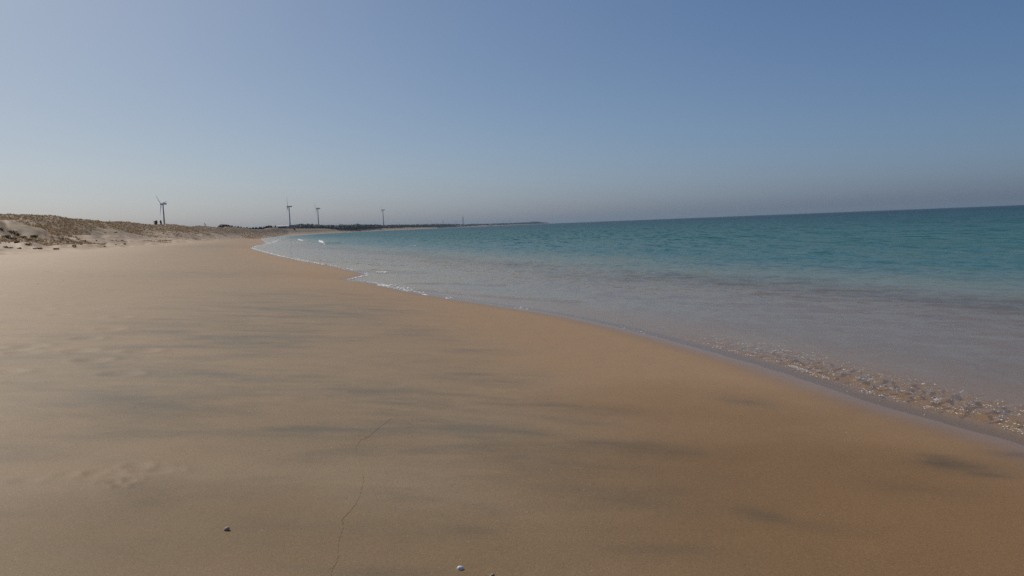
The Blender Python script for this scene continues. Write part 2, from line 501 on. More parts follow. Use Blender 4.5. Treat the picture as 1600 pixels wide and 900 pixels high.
M = {
    'sand': sand_material(), 'water': water_material(),
    'foam': simple_mat("foam_and_glints", (.72, .73, .72), .5, .12, 9, .3),
    'grass': leaf_mat("dry_dune_grass", (.25, .175, .098), (.40, .29, .17)),
    'scrub': leaf_mat("dark_scrub", (.14, .10, .056), (.36, .265, .16)),
    'tree': leaf_mat("tree_leaves", (.012, .022, .014), (.030, .044, .026)),
    'wood_far': leaf_mat("woodland_leaves", (.011, .022, .021), (.026, .042, .036)),
    'bark': simple_mat("bark", (.10, .075, .05), .85, .3, 3),
    'turbine': simple_mat("grey_turbine_paint", (.42, .43, .45), .45, .06, .4),
    'steel': simple_mat("galvanised_steel", (.25, .25, .26), .5, .2, .5),
    'roof_white': simple_mat("white_sheet_roof", (.62, .63, .62), .5, .08, .5),
    'wall_grey': simple_mat("weathered_wall", (.16, .135, .12), .85, .3, .5),
    'wall_white': simple_mat("white_wall", (.72, .71, .68), .7, .08, .6),
    'wall_pink': simple_mat("pink_wall", (.42, .27, .24), .8, .12, .4),
    'glass': simple_mat("dark_window", (.03, .035, .04), .15, .2, 1),
    'shell': simple_mat("white_shell", (.66, .65, .62), .35, .18, 60),
    'pebble': simple_mat("pale_pebble", (.40, .31, .25), .6, .35, 90),
    'brown_pebble': simple_mat("brown_pebble", (.30, .21, .13), .55, .35, 90),
    'rock': simple_mat("brown_rock", (.12, .085, .06), .8, .4, 1.5),
    'litter': simple_mat("white_litter", (.72, .72, .70), .5, .1, 5),
    'crack': simple_mat("damp_sand_line", (.215, .16, .108), .8, .25, 40),
}

# ------------------------------------------------------------------ terrain: one sheet to the horizon
az_d = np.arange(-41.5, 41.5, .07)
az_c = np.arange(41.5, 318.5, 2.5)
AZ = np.radians(np.concatenate([az_d, az_c]))
rad = [.02, .3, .8, 1.4, 2.0]
while rad[-1] < 20000:
    r0 = rad[-1]
    rad.append(r0 * (1.007 if r0 < 14 else 1.010 if r0 < 700 else 1.02))
RAD = np.array(rad)
nr, na = len(RAD), len(AZ)
GX, GY = np.outer(RAD, np.sin(AZ)), np.outer(RAD, np.cos(AZ))
gz, gd, gdune = terrain(GX.ravel(), GY.ravel())
V = np.column_stack([GX.ravel(), GY.ravel(), gz])
I = np.arange(nr * na).reshape(nr, na)
J = np.roll(I, -1, 1)
Q = np.stack([I[:-1], I[1:], J[1:], J[:-1]], -1).reshape(-1, 4)[:, ::-1]
me = np_mesh("beach", V, Q)
fattr(me, 'inland', np.clip(gd, -50, 400)); fattr(me, 'dune', gdune); fattr(me, 'stain', stain(GX.ravel(), GY.ravel())); fattr(me, 'painted_falloff', painted_falloff(GX.ravel(), GY.ravel()))
beach = link("beach", me, M['sand'])
tag(beach, 'wide sweep of smooth tan sand rising to low dunes', 'beach', kind='structure')

# ------------------------------------------------------------------ sea
az_w = np.concatenate([np.arange(-28, 42, .065), np.arange(42, 181, 3.0)])
AW = np.radians(az_w)
rad = [3.0]
while rad[-1] < 20000:
    r0 = rad[-1]
    rad.append(r0 * (1.0048 if r0 < 90 else 1.01 if r0 < 500 else 1.03))
RW = np.array(rad)
nr, na = len(RW), len(AW)
wx, wy = np.outer(RW, np.sin(AW)).ravel(), np.outer(RW, np.cos(AW)).ravel()
wd = shore_d(wx, wy)
D = np.hypot(wx, wy)
I = np.arange(nr * na).reshape(nr, na)
Q = np.stack([I[:-1, :-1], I[:-1, 1:], I[1:, 1:], I[1:, :-1]], -1).reshape(-1, 4)
keep = (wd[Q] < .35).any(1)
Q = Q[keep]
used = np.unique(Q)
remap = np.full(nr * na, -1); remap[used] = np.arange(len(used))
Q = remap[Q]
wx, wy, wd, D = wx[used], wy[used], wd[used], D[used]
off = -wd

def wave_sum(x, y, D, lo, hi, n, rms, spread, seed, cellk):
    g = random.Random(seed)
    s = np.zeros(x.shape)
    for k in range(n):
        lam = math.exp(g.uniform(math.log(lo), math.log(hi)))
        a = R(-108) + g.gauss(0, spread)            # waves run towards the beach
        kx, ky = math.sin(a) * 2 * math.pi / lam, math.cos(a) * 2 * math.pi / lam
        ph = kx * x + ky * y + g.uniform(0, 6.28)
        ph = ph + 1.5 * np.sin((x * math.cos(a) - y * math.sin(a)) * 2 * math.pi / (lam * 5) + g.uniform(0, 6))
        s += lam * np.sin(ph) * np.exp(-(cellk * D / lam * 2.2) ** 2)
    return s * rms * math.sqrt(2.0 / n) / math.sqrt(lo * hi)

film = 1 - sstep(10.5, 15.5, D)                     # the swash film and churned band, near the camera only
FW, BW = .27, 1.08                                  # film width, churned band's far edge
bandn = (fbm(wx * 1.1, wy * 1.1, 71, 3) - .5) * .22
offn = off + bandn
bore = film * sstep(FW, FW + .22, offn) * (1 - .75 * sstep(.55, 1.9, offn))
churn = film * sstep(FW - .02, FW + .1, offn) * (1 - sstep(BW - .25, BW + .2, offn))
env = sstep(.3, 5, off)
gust = .5 + fbm(wx * .05, wy * .02, 91, 3)
wz = np.zeros(wx.shape)
wz += wave_sum(wx, wy, D, 2.5, 7, 14, .008, .30, 1, .0048) * env * gust
wz += wave_sum(wx, wy, D, .5, 2.2, 22, .0065, .55, 2, .0048) * sstep(.6, 9, off) * gust
wz += wave_sum(wx, wy, D, .16, .5, 16, .0014, .8, 3, .0048) * sstep(.5, 6, off) * (1 - churn)
wz += .042 * bore
wz += churn * (wave_sum(wx, wy, D, .07, .30, 26, .0062, 1.2, 4, .0022) + .015 * (fbm(wx * 5, wy * 5, 77, 3) - .5))
wz += .006 * sstep(.02, .25, off)
SWELL = [([(790, 412), (860, 417), (930, 420), (1000, 425), (1060, 431), (1130, 434)], .05, .6), ([(1180, 461), (1260, 459), (1330, 462)], .025, .2),
         ([(1080, 441), (1250, 448), (1420, 456), (1600, 472), (1700, 480)], .03, .5), ([(452, 373.2), (470, 375), (498, 378.6), (520, 381)], .26, 2.0),
         ([(560, 423.5), (600, 425), (660, 427)], .05, .5), ([(640, 443), (700, 444), (780, 447)], .025, .25), ([(625, 451), (700, 458), (800, 466), (900, 472)], .02, .2)]
for P, h, w in SWELL:
    pw = [at(a, b, 0) for a, b in P]
    q = seg_dist(wx + (fbm(wx * .4, wy * .4, 95, 2) - .5) * w, wy, [(p.x, p.y) for p in pw]) / w
    wz += h * np.exp(-q * q) * (.55 + .9 * fbm(wx / w * .3, wy / w * .3, 97, 2))
    wz += 0
murk = np.interp(off + (fbm(wx * .12, wy * .08, 83, 3) - .5) * 4 * sstep(4, 10, off), [0, 1, 4, 7.5, 11, 18, 40], [0, .03, .10, .26, .80, .96, 1])
chop = np.interp(off, [0, FW, 2, 8, 14, 60, 400], [0, .02, .09, .17, .30, .38, .40]) * (1 - .6 * film * (1 - sstep(FW, FW + .1, offn)))
chop = chop + .12 * churn + .16 * sstep(25, 80, D) * sstep(-.5, 2, off)
me = np_mesh("sea", np.column_stack([wx, wy, wz]), Q)
fattr(me, 'ruffle', .03 + .11 * sstep(22, 80, D)); fattr(me, 'murk', murk); fattr(me, 'offshore', np.clip(off, 0, 5000)); fattr(me, 'chop', chop)
sea = link("sea", me, M['water'])
tag(sea, 'calm turquoise sea, clear and shallow beside the sand', 'sea', kind='structure')

# ------------------------------------------------------------------ foam, and painted sun glints
def lumps(name, items, mat, seg=6):
    """items: (x, y, z, rx, ry, h): flattened irregular lumps in one mesh"""
    g = random.Random(len(items))
    V, T = [], []
    for x, y, z, rx, ry, h in items:
        b = len(V)
        a0 = g.uniform(0, 6)
        for k in range(seg):
            a = a0 + 2 * math.pi * k / seg
            q = g.uniform(.6, 1.25)
            V.append((x + rx * q * math.cos(a), y + ry * q * math.sin(a), z - h * .4))
        for k in range(seg):
            a = a0 + 2 * math.pi * k / seg
            q = g.uniform(.4, .8)
            V.append((x + rx * q * math.cos(a), y + ry * q * math.sin(a), z + h * g.uniform(.5, .9)))
        V.append((x, y, z + h))
        for k in range(seg):
            k2 = (k + 1) % seg
            T += [(b + k, b + k2, b + seg + k2), (b + k, b + seg + k2, b + seg + k), (b + seg + k, b + seg + k2, b + 2 * seg)]
    return np_mesh(name, np.array(V), tris=np.array(T), smooth=True)

foam = []
NF = 170000
fx_, fy_ = nrg.uniform(2.0, 6.5, NF), nrg.uniform(5.5, 16, NF)
fd = -shore_d(fx_, fy_)
fD = np.hypot(fx_, fy_)
fb = fd + (fbm(fx_ * 1.1, fy_ * 1.1, 71, 3) - .5) * .22
cl = fbm(fx_ * 6, fy_ * 6, 101, 3)
ln = fbm(fx_ * 2.5, fy_ * 2.5, 103, 2)
p_edge = np.exp(-((fb - FW - .05) / .07) ** 2) * sstep(.42, .6, cl) * .75
p_mid = np.exp(-((fb - .66 - (ln - .5) * .8) / .05) ** 2) * sstep(.50, .62, cl) * .55
p_all = sstep(FW, FW + .1, fb) * (1 - sstep(.95, 1.15, fb)) * .045 + sstep(.05, .1, fd) * (1 - sstep(.3, .36, fd)) * .0025
pp = (p_edge + p_mid + p_all) * (1 - sstep(11, 14.5, fD))
sel = np.nonzero(nrg.random(NF) < pp)[0]
for i in sel:
    s = rng.choice([.0025, .003, .004, .005, .0075]) * rng.uniform(.7, 1.2) * (1 + .03 * fD[i])
    o_ = fb[i]
    zz = .006 + (.042 if o_ > FW + .1 else .012 if o_ > FW - .05 else 0.0)
    foam.append((fx_[i], fy_[i], zz, s * 1.1, s * .9, s * .22))  # white bits of the churned band: foam, also standing in for sun glints
def foam_line(P, n, size, spread, z=.02, hz=.4):
    for _ in range(n):
        u = rng.random() * (len(P) - 1)
        k = int(u); f_ = u - k
        a, b = at(*P[k], 0), at(*P[min(k + 1, len(P) - 1)], 0)
        p = a.lerp(b, f_)
        s = size * rng.choice([.5, .7, 1, 1.4])
        foam.append((p.x + rng.gauss(0, spread), p.y + rng.gauss(0, spread * 2), z * .6, s * 1.5, s * 1.5, s * hz * .45))
foam_line([(590, 445.6), (598, 446), (608, 447.5)], 90, .035, .10)
foam_line([(604, 447), (620, 450), (634, 453.6), (640, 455)], 110, .024, .09)
foam_line([(618, 449), (630, 450), (646, 451)], 22, .03, .12)
foam_line([(592, 426), (602, 425.8)], 34, .045, .12, .06)
foam_line([(545, 437), (556, 434), (568, 431.5)], 50, .04, .08)
foam_line([(660, 460), (668, 461.5)], 14, .035, .06)
foam_line([(696, 465.5), (706, 467)], 14, .03, .06)
foam_line([(802, 481), (818, 483.5)], 10, .02, .05)
foam_line([(395, 388), (410, 392.5), (440, 400), (480, 407)], 60, .06, .15)
foam_line([(455, 405), (500, 413), (545, 422)], 50, .05, .12)
foam_line([(960, 509), (1040, 530)], 8, .012, .04)
foam_line([(424, 380), (432, 376), (445, 371)], 60, .18, .5)
foam_line([(640, 384), (650, 384)], 4, .08, .2, .06)
# thin broken wash line that follows the waterline round the two cusps
for (ax, ay), (bx, by) in zip(SHORE[:-1], SHORE[1:]):
    Dm = math.hypot(ax, ay)
    if not 22 < Dm < 240 or ax > 4: continue
    L = math.dist((ax, ay), (bx, by))
    for q in range(int(L / (.045 + Dm * .0011)) + 1):
        u = rng.random()
        X, Y = ax + (bx - ax) * u, ay + (by - ay) * u
        if float(vnoise(np.array([X * .9]), np.array([Y * .35]), 131)[0]) < .42: continue
        s_ = (.012 + Dm * .0007) * rng.choice([.5, .7, 1, 1.3])
        dx, dy = (by - ay) / L, -(bx - ax) / L
        o_ = abs(rng.gauss(0, .05 + Dm * .001))
        X, Y = X + dx * o_, Y + dy * o_
        foam.append((X, Y, .008, s_, s_ * 1.6, s_ * .2))
me = lumps("foam_and_glints", foam, M['foam'])
tag(link("foam_and_glints", me, M['foam']), 'white foam flecks and painted sun glints along the edge of the water', 'foam', kind='stuff')

def breaker(P, n, size, label):
    w = [at(a, b, .15) for a, b in P]
    c = sum(w, Vector()) / len(w); c.z = .12
    g = random.Random(n)
    NU, NV = n, 12
    V, Qd = [], []
    for i in range(NU + 1):
        u = i / NU * (len(w) - 1) * .9999; k = int(u)
        q = w[k].lerp(w[k + 1], u - k) - c
        e = (1 - abs(i / NU * 2 - 1) ** 2.2) * g.uniform(.45, 1.2)
        for j in range(NV + 1):
            t_ = j / NV * 2 - 1
            h = size * e * (1 - t_ * t_) * g.uniform(.5, 1.4)
            V.append((q.x + g.gauss(0, size * .12), q.y + t_ * size * 3.2 * (.5 + .7 * e) + g.gauss(0, size * .3), h * 1.3 - .10))
    for i in range(NU):
        for j in range(NV):
            A = i * (NV + 1) + j
            Qd.append((A, A + NV + 1, A + NV + 2, A + 1))
    o = link("breaking_wave", np_mesh("breaking_wave", np.array(V), quads=np.array(Qd)), M['foam'], loc=c)
    tag(o, label, 'wave', 'small waves breaking in the shallows')
breaker([(496, 377), (502, 378.8), (508, 380.6)], 70, .33, 'brightest white breaking wave in the shallows by the far curve of beach')
breaker([(464, 374), (470, 375.3), (475, 376)], 36, .24, 'smaller faint white breaking wave nearer the sand of the far curve')

# ------------------------------------------------------------------ dune grass (uncountable cover)
NG = 17000
ga = nrg.uniform(az_of(-90), az_of(445), NG)
gt = nrg.uniform(.12, 1.12, NG)
gD = np.interp(ga, c_az, c_T) + gt * (np.interp(ga, c_az, c_D) - np.interp(ga, c_az, c_T))
gx, gy = np.sin(ga) * gD, np.cos(ga) * gD
gzz, gdd, gdu = terrain(gx, gy)
cov = fbm(gx * .11, gy * .11, 121, 4) + .30 * sstep(.35, .85, gt) - .13
okk = np.nonzero((cov > .47) & (nrg.random(NG) < .9))[0]
Vg, Tg = [], []
for i in okk:
    h0 = rng.uniform(.08, .24) * (1 + gD[i] / 900)
    for _ in range(5):
        a = rng.uniform(0, 6.28); rr = rng.uniform(0, .35)
        bx, by = gx[i] + rr * math.cos(a), gy[i] + rr * math.sin(a)
        w = rng.uniform(.04, .10) * (1 + gD[i] / 400); b = rng.uniform(0, 3.14)
        h = h0 * rng.uniform(.6, 1.2)
        n0 = len(Vg)
        lx, ly = rng.gauss(0, .12), rng.gauss(0, .12)
        Vg += [(bx - w * math.cos(b), by - w * math.sin(b), gzz[i] - .08), (bx + w * math.cos(b), by + w * math.sin(b), gzz[i] - .08), (bx + lx, by + ly, gzz[i] + h)]
        Tg.append((n0, n0 + 1, n0 + 2))
me = np_mesh("dune_grass", np.array(Vg), tris=np.array(Tg), smooth=False)
tag(link("dune_grass", me, M['grass']), 'dry brown grass and low cover over the dunes', 'grass', kind='stuff')

# ------------------------------------------------------------------ leafy things
def leaf_cloud(lobes, n, size, seed, flat=1.0):
    g = random.Random(seed)
    V, Qd = [], []
    for _ in range(n):
        cx, cy, cz, rx, ry, rz = g.choice(lobes)
        while True:
            u = Vector((g.uniform(-1, 1), g.uniform(-1, 1), g.uniform(-1, 1)))
            if .2 < u.length < 1: break
        u = u.normalized() * u.length ** .5
        p = Vector((cx + u.x * rx, cy + u.y * ry, cz + u.z * rz))
        a = Vector((g.gauss(0, 1), g.gauss(0, 1), g.gauss(0, 1) * flat)).normalized()
        b = a.orthogonal().normalized()
        c = a.cross(b)
        s = size * g.uniform(.5, 1.4)
        k = len(V)
        V += [p + b * s * g.uniform(.6, 1.2), p + c * s * g.uniform(.4, .9), p - b * s * g.uniform(.6, 1.2), p - c * s * g.uniform(.4, .9)]
        Qd.append((k, k + 1, k + 2, k + 3))
    return np_mesh("leaves", np.array([tuple(v) for v in V]), quads=np.array(Qd), smooth=False)

def trunk_mesh(h, r, seed, limbs=4):
    g = random.Random(seed)
    bm = bmesh.new()
    def limb(p0, p1, r0, r1, seg=6):
        ax = (p1 - p0).normalized(); b = ax.orthogonal().normalized(); c = ax.cross(b)
        A = [bm.verts.new(p0 + (b * math.cos(2*math.pi*k/seg) + c * math.sin(2*math.pi*k/seg)) * r0) for k in range(seg)]
        B = [bm.verts.new(p1 + (b * math.cos(2*math.pi*k/seg) + c * math.sin(2*math.pi*k/seg)) * r1) for k in range(seg)]
        for k in range(seg): bm.faces.new((A[k], A[(k+1) % seg], B[(k+1) % seg], B[k]))
    top = Vector((g.gauss(0, .05) * h, g.gauss(0, .05) * h, h))
    limb(Vector((0, 0, -.5)), top, r, r * .4)
    for k in range(limbs):
        p = top * g.uniform(.45, .95)
        a = g.uniform(0, 6.28)
        limb(p, p + Vector((math.cos(a) * h * .4, math.sin(a) * h * .4, h * .35)), r * .4, r * .12)
    return bm_mesh("trunk", bm, True)

def tree(px, top_y, D, wpx, label, group, seed, mat='tree', name='tree'):
    g = random.Random(seed)
    p = at_dist(px, hor(px), D)
    zb = float(terrain(np.array([p.x]), np.array([p.y]))[0][0]) - .2
    ztop = at_dist(px, top_y, D).z
    H = max(ztop - zb, 2.0)
    W = wpx / F * D * .5 * (1.45 if name == 'tree' else 1.2)
    o = empty(name, (p.x, p.y, zb), g.uniform(0, 6))
    tag(o, label, 'tree' if name != 'shrub' else 'shrub', group)
    lobes = []
    for k in range(6):
        a = g.uniform(0, 6.28); q = g.uniform(.1, .65)
        zc = g.uniform(.2, .62) * H
        lobes.append((W * q * math.cos(a), W * q * math.sin(a), zc, W * g.uniform(.35, .6), W * g.uniform(.35, .6), H * g.uniform(.14, .24)))
    lobes.append((0, 0, H * .68, W * .4, W * .4, H * .2))
    link("crown", leaf_cloud(lobes, 300, min(max(W, H * .5) * .19, H * .16), seed), M[mat], o)
    link("trunk", trunk_mesh(H * .55, max(.06 * H * .4, .05), seed), M['bark'], o)
    return o

ROW = [(345.5, 348.8, 700, 7), (350, 349.4, 705, 7), (354.5, 349.3, 715, 7), (358.3, 350.0, 725, 6), (363, 351.0, 740, 7), (368, 352.0, 760, 6), (372.5, 352.2, 775, 6),
       (377, 353.2, 790, 6), (382, 354.2, 810, 6), (387, 354.0, 830, 5), (391, 354.8, 850, 5), (396, 354.2, 870, 5), (401, 353.8, 890, 5), (406, 353.4, 910, 4), (409.5, 353.6, 930, 4),
       (413, 352.9, 950, 4), (417, 351.8, 965, 5), (420.5, 351.0, 980, 5), (424, 351.1, 990, 4), (428, 353.0, 1010, 4), (431.2, 351.6, 1040, 3.5)]
for i, (px, ty, D_, w) in enumerate(ROW):
    lab = 'dark bushy tree in the dense block at the left row end behind the dune' if i < 7 else \
          'low dark tree in the thin middle of the row behind the dune' if i < 15 else 'dark tree in the clump just left of the white roofed shed'
    tree(px, ty, D_, w, lab, 'dark trees behind the dune', 200 + i)
for i, (px, ty, D_, w) in enumerate([(437, 351.6, 1330, 4), (440.5, 351.3, 1340, 3.5), (444.5, 350.9, 1350, 4), (448, 351.2, 1360, 4), (455, 351.6, 1420, 6), (459, 351.4, 1430, 5)]):
    tree(px, ty, D_, w, 'dark tree rising behind the white roofed shed', 'trees behind the shed', 240 + i)
tree(460.6, 354.2, 1180, 2.4, 'small round black bush standing right of the white roofed shed', None, 260, 'scrub', 'shrub')
tree(495, 355.2, 1480, 2.6, 'small dark bush at the foot of the far woods below the third turbine', None, 261, 'scrub', 'shrub')
tree(246, 347.6, 284, 4.2, 'dense dark bush on the dune crest beside the nearest turbine', None, 262, 'scrub', 'shrub')
tree(253.3, 348.6, 290, 1.8, 'thin greyish bush on the dune crest between dark bush and turbine tower', None, 263, 'grass', 'shrub')

# wind-bent little shrub and a leaning stick on the crest
def stick(px, y_top, y_bot, D_, lean, r, label, leaf=None):
    p = at_dist(px, y_bot, D_)
    zb = float(terrain(np.array([p.x]), np.array([p.y]))[0][0]) - .2
    H = at_dist(px, y_top, D_).z - zb
    o = empty("bent_shrub" if leaf else "wooden_post", (p.x, p.y, zb))
    tag(o, label, 'shrub' if leaf else 'post')
    bm = bmesh.new()
    segs = 5; prev = None
    for k in range(segs + 1):
        t_ = k / segs
        c = Vector((lean * H * t_ * (.6 + .4 * t_), 0, H * t_))
        ring = [bm.verts.new(c + Vector((math.cos(a), math.sin(a), 0)) * r * (1 - .6 * t_)) for a in [2 * math.pi * j / 6 for j in range(6)]]
        if prev:
            for j in range(6): bm.faces.new((prev[j], prev[(j + 1) % 6], ring[(j + 1) % 6], ring[j]))
        prev = ring
    bm.faces.new(prev)
    link("stem" if leaf else "shaft", bm_mesh("stem", bm, True), M['bark'], o)
    if leaf:
        link("foliage", leaf_cloud([(lean * H * .75, 0, H * .8, .28, .25, .28), (lean * H * .3, 0, H * .5, .3, .25, .2)], 60, .13, 5), M['scrub'], o)
    else:
        bm = bmesh.new()
        bmesh.ops.create_cone(bm, cap_ends=True, segments=6, radius1=r * .9, radius2=r * .5, depth=.25, matrix=Matrix.Translation((lean * H, 0, H + .1)))
        link("splintered_tip", bm_mesh("splintered_tip", bm), M['bark'], o)
stick(241.6, 346, 351, 282, -.28, .07, 'thin dark post leaning left on the dune crest')
stick(321.5, 348.2, 353.6, 380, -.35, .10, 'small wind-bent shrub alone on the crest between turbine and tree row', True)
stick(171, 344.6, 346.5, 224, 0.1, .05, 'tiny stick poking up from the top of the dune')

# ------------------------------------------------------------------ clumps of plants on the upper beach
def clump(px, py, wpx, hpx, label, seed, group='dry plant clumps on the upper beach'):
    p = ground(px, py, 20, 600)
    Dd = math.hypot(p.x, p.y)
    W, H = wpx / F * Dd * .5, hpx / F * Dd
    g = random.Random(seed)
    lobes = [(g.uniform(-.55, .55) * W, g.uniform(-.5, .5) * W, H * .3, W * g.uniform(.2, .45), W * g.uniform(.2, .4), H * g.uniform(.3, .65)) for _ in range(5)]
    n = int(min(320, 90 + 16 * wpx))
    H = H * .6; W = W * 1.4
    o = link("plant_clump", leaf_cloud(lobes, n, max(.05, W * .07), seed, .5), M['scrub'], loc=(p.x, p.y, p.z - H * .1))
    tag(o, label, 'plants', group)
CL = [(31, 388.8, 8, 2.2, 'small black clump on the sand right of the left frame edge, lowest but one'), (12, 388, 15, 1.4, 'low flat brown clump at the very left edge of the beach'),
      (59, 389, 14, 1.8, 'long flat dark clump, lowest on the sand'), (89, 389.2, 12, 1.2, 'faint thin brown clump on the sand, rightmost of the lowest line'),
      (10, 386.2, 9, 1.6, 'dark clump near the left edge just above the lowest line'), (44, 382.8, 13, 2.6, 'forked dark clump below the scrub hummock'),
      (25, 379.3, 16, 2.4, 'streaky brown clump at the foot of the scrub hummock'), (60, 376.2, 6, 1.4, 'tiny brown clump on bare sand right of the hummock'),
      (78, 376.3, 7, 1.1, 'thin faint strip of plants beside the tiny brown clump'), (96, 373.5, 8, 1.8, 'dark clump alone on sand under the grey band of the dune'),
      (121, 374.6, 6, 1.6, 'small dark clump right of the lone dark clump'), (133, 377.5, 8, 2.8, 'brown twiggy clump near the middle of the upper beach'),
      (127, 382.5, 6, 2.2, 'rounded brown clump under the twiggy one'), (116, 384, 8, 1.4, 'flat brown clump left of the rounded one'), (152, 376.8, 5, 1.6, 'small brown clump at the right end of the twiggy line'),
      (163, 385.8, 7, 1.2, 'flat brown clump alone low on the sand'), (195, 381.8, 6, 1.7, 'black clump rightmost on the open sand'), (181, 383, 5, 1.1, 'faint brown clump just left of the rightmost black clump'),
      (165, 364.5, 6, 1.4, 'dark tuft in the grey band below the dune top'), (180, 363.8, 8, 1.2, 'dark flat tuft in the grey band right of another tuft'), (141, 360.5, 7, 1.2, 'dark tuft where the grass ends on the dune face')]
for i, (px, py, w, h, lab) in enumerate(CL):
    clump(px, py, w, h, lab, 300 + i)
HM = [(4, 360, 14, 5, 'darkest big scrub plant on the hummock at the left frame edge'), (20, 365, 16, 4.5, 'wide dark scrub plant sloping down the hummock'), (8, 371, 16, 4, 'low brown scrub plant at the front of the hummock'),
      (28, 367.5, 12, 3.2, 'dark scrub plant on the right shoulder of the hummock'), (36, 371.5, 14, 2.6, 'trailing scrub plant low on the hummock'), (52, 370.2, 18, 2.2, 'long thin scrub plant trailing right off the hummock'),
      (20, 374.5, 18, 2.6, 'brown mat of scrub under the hummock'), (45, 375.5, 14, 2.2, 'thin brown scrub at the lower right of the hummock')]
for i, (px, py, w, h, lab) in enumerate(HM):
    clump(px, py, w, h, lab, 340 + i, 'scrub plants on the left hummock')
p = ground(193, 351.2, 20, 600)
bm = bmesh.new()
bmesh.ops.create_icosphere(bm, subdivisions=2, radius=.22)
for v in bm.verts:
    v.co = Vector((v.co.x * 1.2, v.co.y * 1.0, v.co.z * .35)) * (1 + rng.uniform(-.2, .2))
tag(link("litter", bm_mesh("litter", bm), M['litter'], loc=(p.x, p.y, p.z + .12)), 'small bright white scrap lying on the dune slope', 'litter')

# ------------------------------------------------------------------ far woods (one mass)
def blob_wood(spec):
    """spec rows: px, top y, distance from, distance to"""
    ico = bmesh.new(); bmesh.ops.create_icosphere(ico, subdivisions=1, radius=1)
    iv = np.array([v.co[:] for v in ico.verts]); it = np.array([[v.index for v in f.verts] for f in ico.faces]); ico.free()
    px_a = np.array([s[0] for s in spec], float)
    V, T, n = [], [], 0
    x = px_a[0]
    while x < px_a[-1]:
        ty = np.interp(x, px_a, [s[1] for s in spec]); d0 = np.interp(x, px_a, [s[2] for s in spec]); d1 = np.interp(x, px_a, [s[3] for s in spec])
        for _ in range(6):
            D_ = rng.uniform(d0, d1); pxx = x + rng.uniform(-.8, .8)
            a = az_of(pxx)
            X, Y = math.sin(a) * D_, math.cos(a) * D_
            zb = float(np.interp(a, c_az, c_Z)) - 2.2
            ztop = at_dist(pxx, ty, D_).z
            H = max((ztop - zb) * rng.choice([.6, .72, .8, .85, .95, 1.03]), 3)
            W = rng.uniform(3.0, 6.0) * (D_ / 1600) ** .35
            for k in range(3):
                s = np.array([W * rng.uniform(.5, .9), W * rng.uniform(.5, .9), H * rng.uniform(.22, .36)])
                c = np.array([X + rng.gauss(0, W * .5), Y + rng.gauss(0, W * .5), zb + H * (.25, .5, .72)[k]])
                vv = iv * (1 + nrg.uniform(-.3, .3, (len(iv), 1))) * s + c
                V.append(vv); T.append(it + n); n += len(iv)
        x += .42
    return np_mesh("woodland", np.concatenate(V), tris=np.concatenate(T), smooth=False)
WOOD = [(452, 352.6, 1400, 1500), (462, 351.6, 1480, 1600), (470, 350.9, 1500, 1650), (482, 350.4, 1520, 1700), (490, 351.2, 1540, 1700), (505, 351.7, 1580, 1740), (518, 351.8, 1640, 1800), (526, 352.4, 1680, 1850),
        (533, 350.8, 1720, 1880), (543, 351.5, 1780, 1950), (551, 351.6, 1850, 2000), (557, 350.2, 1900, 2050), (565, 351.3, 1990, 2150), (580, 351.0, 2150, 2300), (592, 351.2, 2280, 2450), (600, 352.0, 2390, 2550),
        (612, 351.3, 2500, 2680), (640, 351.1, 2800, 3000), (668, 350.6, 3120, 3300), (684, 350.0, 3330, 3550), (705, 350.0, 3800, 4000), (719, 350.2, 4150, 4350), (727, 350.9, 4330, 4500), (738, 349.7, 4600, 4800),
        (748, 349.9, 4900, 5100), (765, 349.5, 5300, 5500), (782, 348.9, 5700, 5900), (800, 348.3, 6180, 6350), (815, 347.6, 6500, 6700), (829, 346.9, 6800, 7000), (832, 346.2, 6850, 7050), (840, 346.2, 7060, 7250),
        (843, 346.9, 7130, 7300), (850, 347.4, 7300, 7450), (857, 348.2, 7450, 7550)]
tag(link("coastal_woodland", blob_wood(WOOD), M['wood_far']), 'long low belt of hazy dark woods along the far shore', 'woods', kind='stuff')

# ------------------------------------------------------------------ wind turbines
def ring_tube(rings, seg=14):
    bm = bmesh.new(); prev = None
    for (c, r, ax) in rings:
        b = ax.orthogonal().normalized(); c2 = ax.cross(b)
        ring = [bm.verts.new(c + (b * math.cos(2*math.pi*k/seg) + c2 * math.sin(2*math.pi*k/seg)) * r) for k in range(seg)]
        if prev:
            for k in range(seg): bm.faces.new((prev[k], prev[(k+1) % seg], ring[(k+1) % seg], ring[k]))
        else: bm.faces.new(list(reversed(ring)))
        prev = ring
    bm.faces.new(prev)
    return bm

ZA, XA = Vector((0, 0, 1)), Vector((1, 0, 0))
def tower_mesh(H, r0, r1): return bm_mesh("tower", ring_tube([(Vector((0, 0, H * t_)), r0 + (r1 - r0) * t_, ZA) for t_ in (0, .25, .5, .75, 1)], 16), True)
def blade_mesh(L):
    bm = bmesh.new(); prev = None
    for t_, ch, th, tw in [(0, .035, .035, 30), (.05, .04, .035, 28), (.16, .092, .030, 20), (.35, .076, .022, 12), (.6, .056, .015, 6), (.85, .036, .009, 2), (1, .012, .004, 0)]:
        ring = []
        for k in range(8):
            a = 2 * math.pi * k / 8
            v = Vector((math.sin(a) * th * L * .5, math.cos(a) * ch * L * .5 - (.012 * L if .1 < t_ < .9 else 0), 0))
            v.rotate(Matrix.Rotation(R(tw), 3, 'Z'))
            ring.append(bm.verts.new(v + Vector((0, 0, t_ * L))))
        if prev:
            for k in range(8): bm.faces.new((prev[k], prev[(k+1) % 8], ring[(k+1) % 8], ring[k]))
        prev = ring
    bm.faces.new(prev)
    return bm_mesh("blade", bm, True)
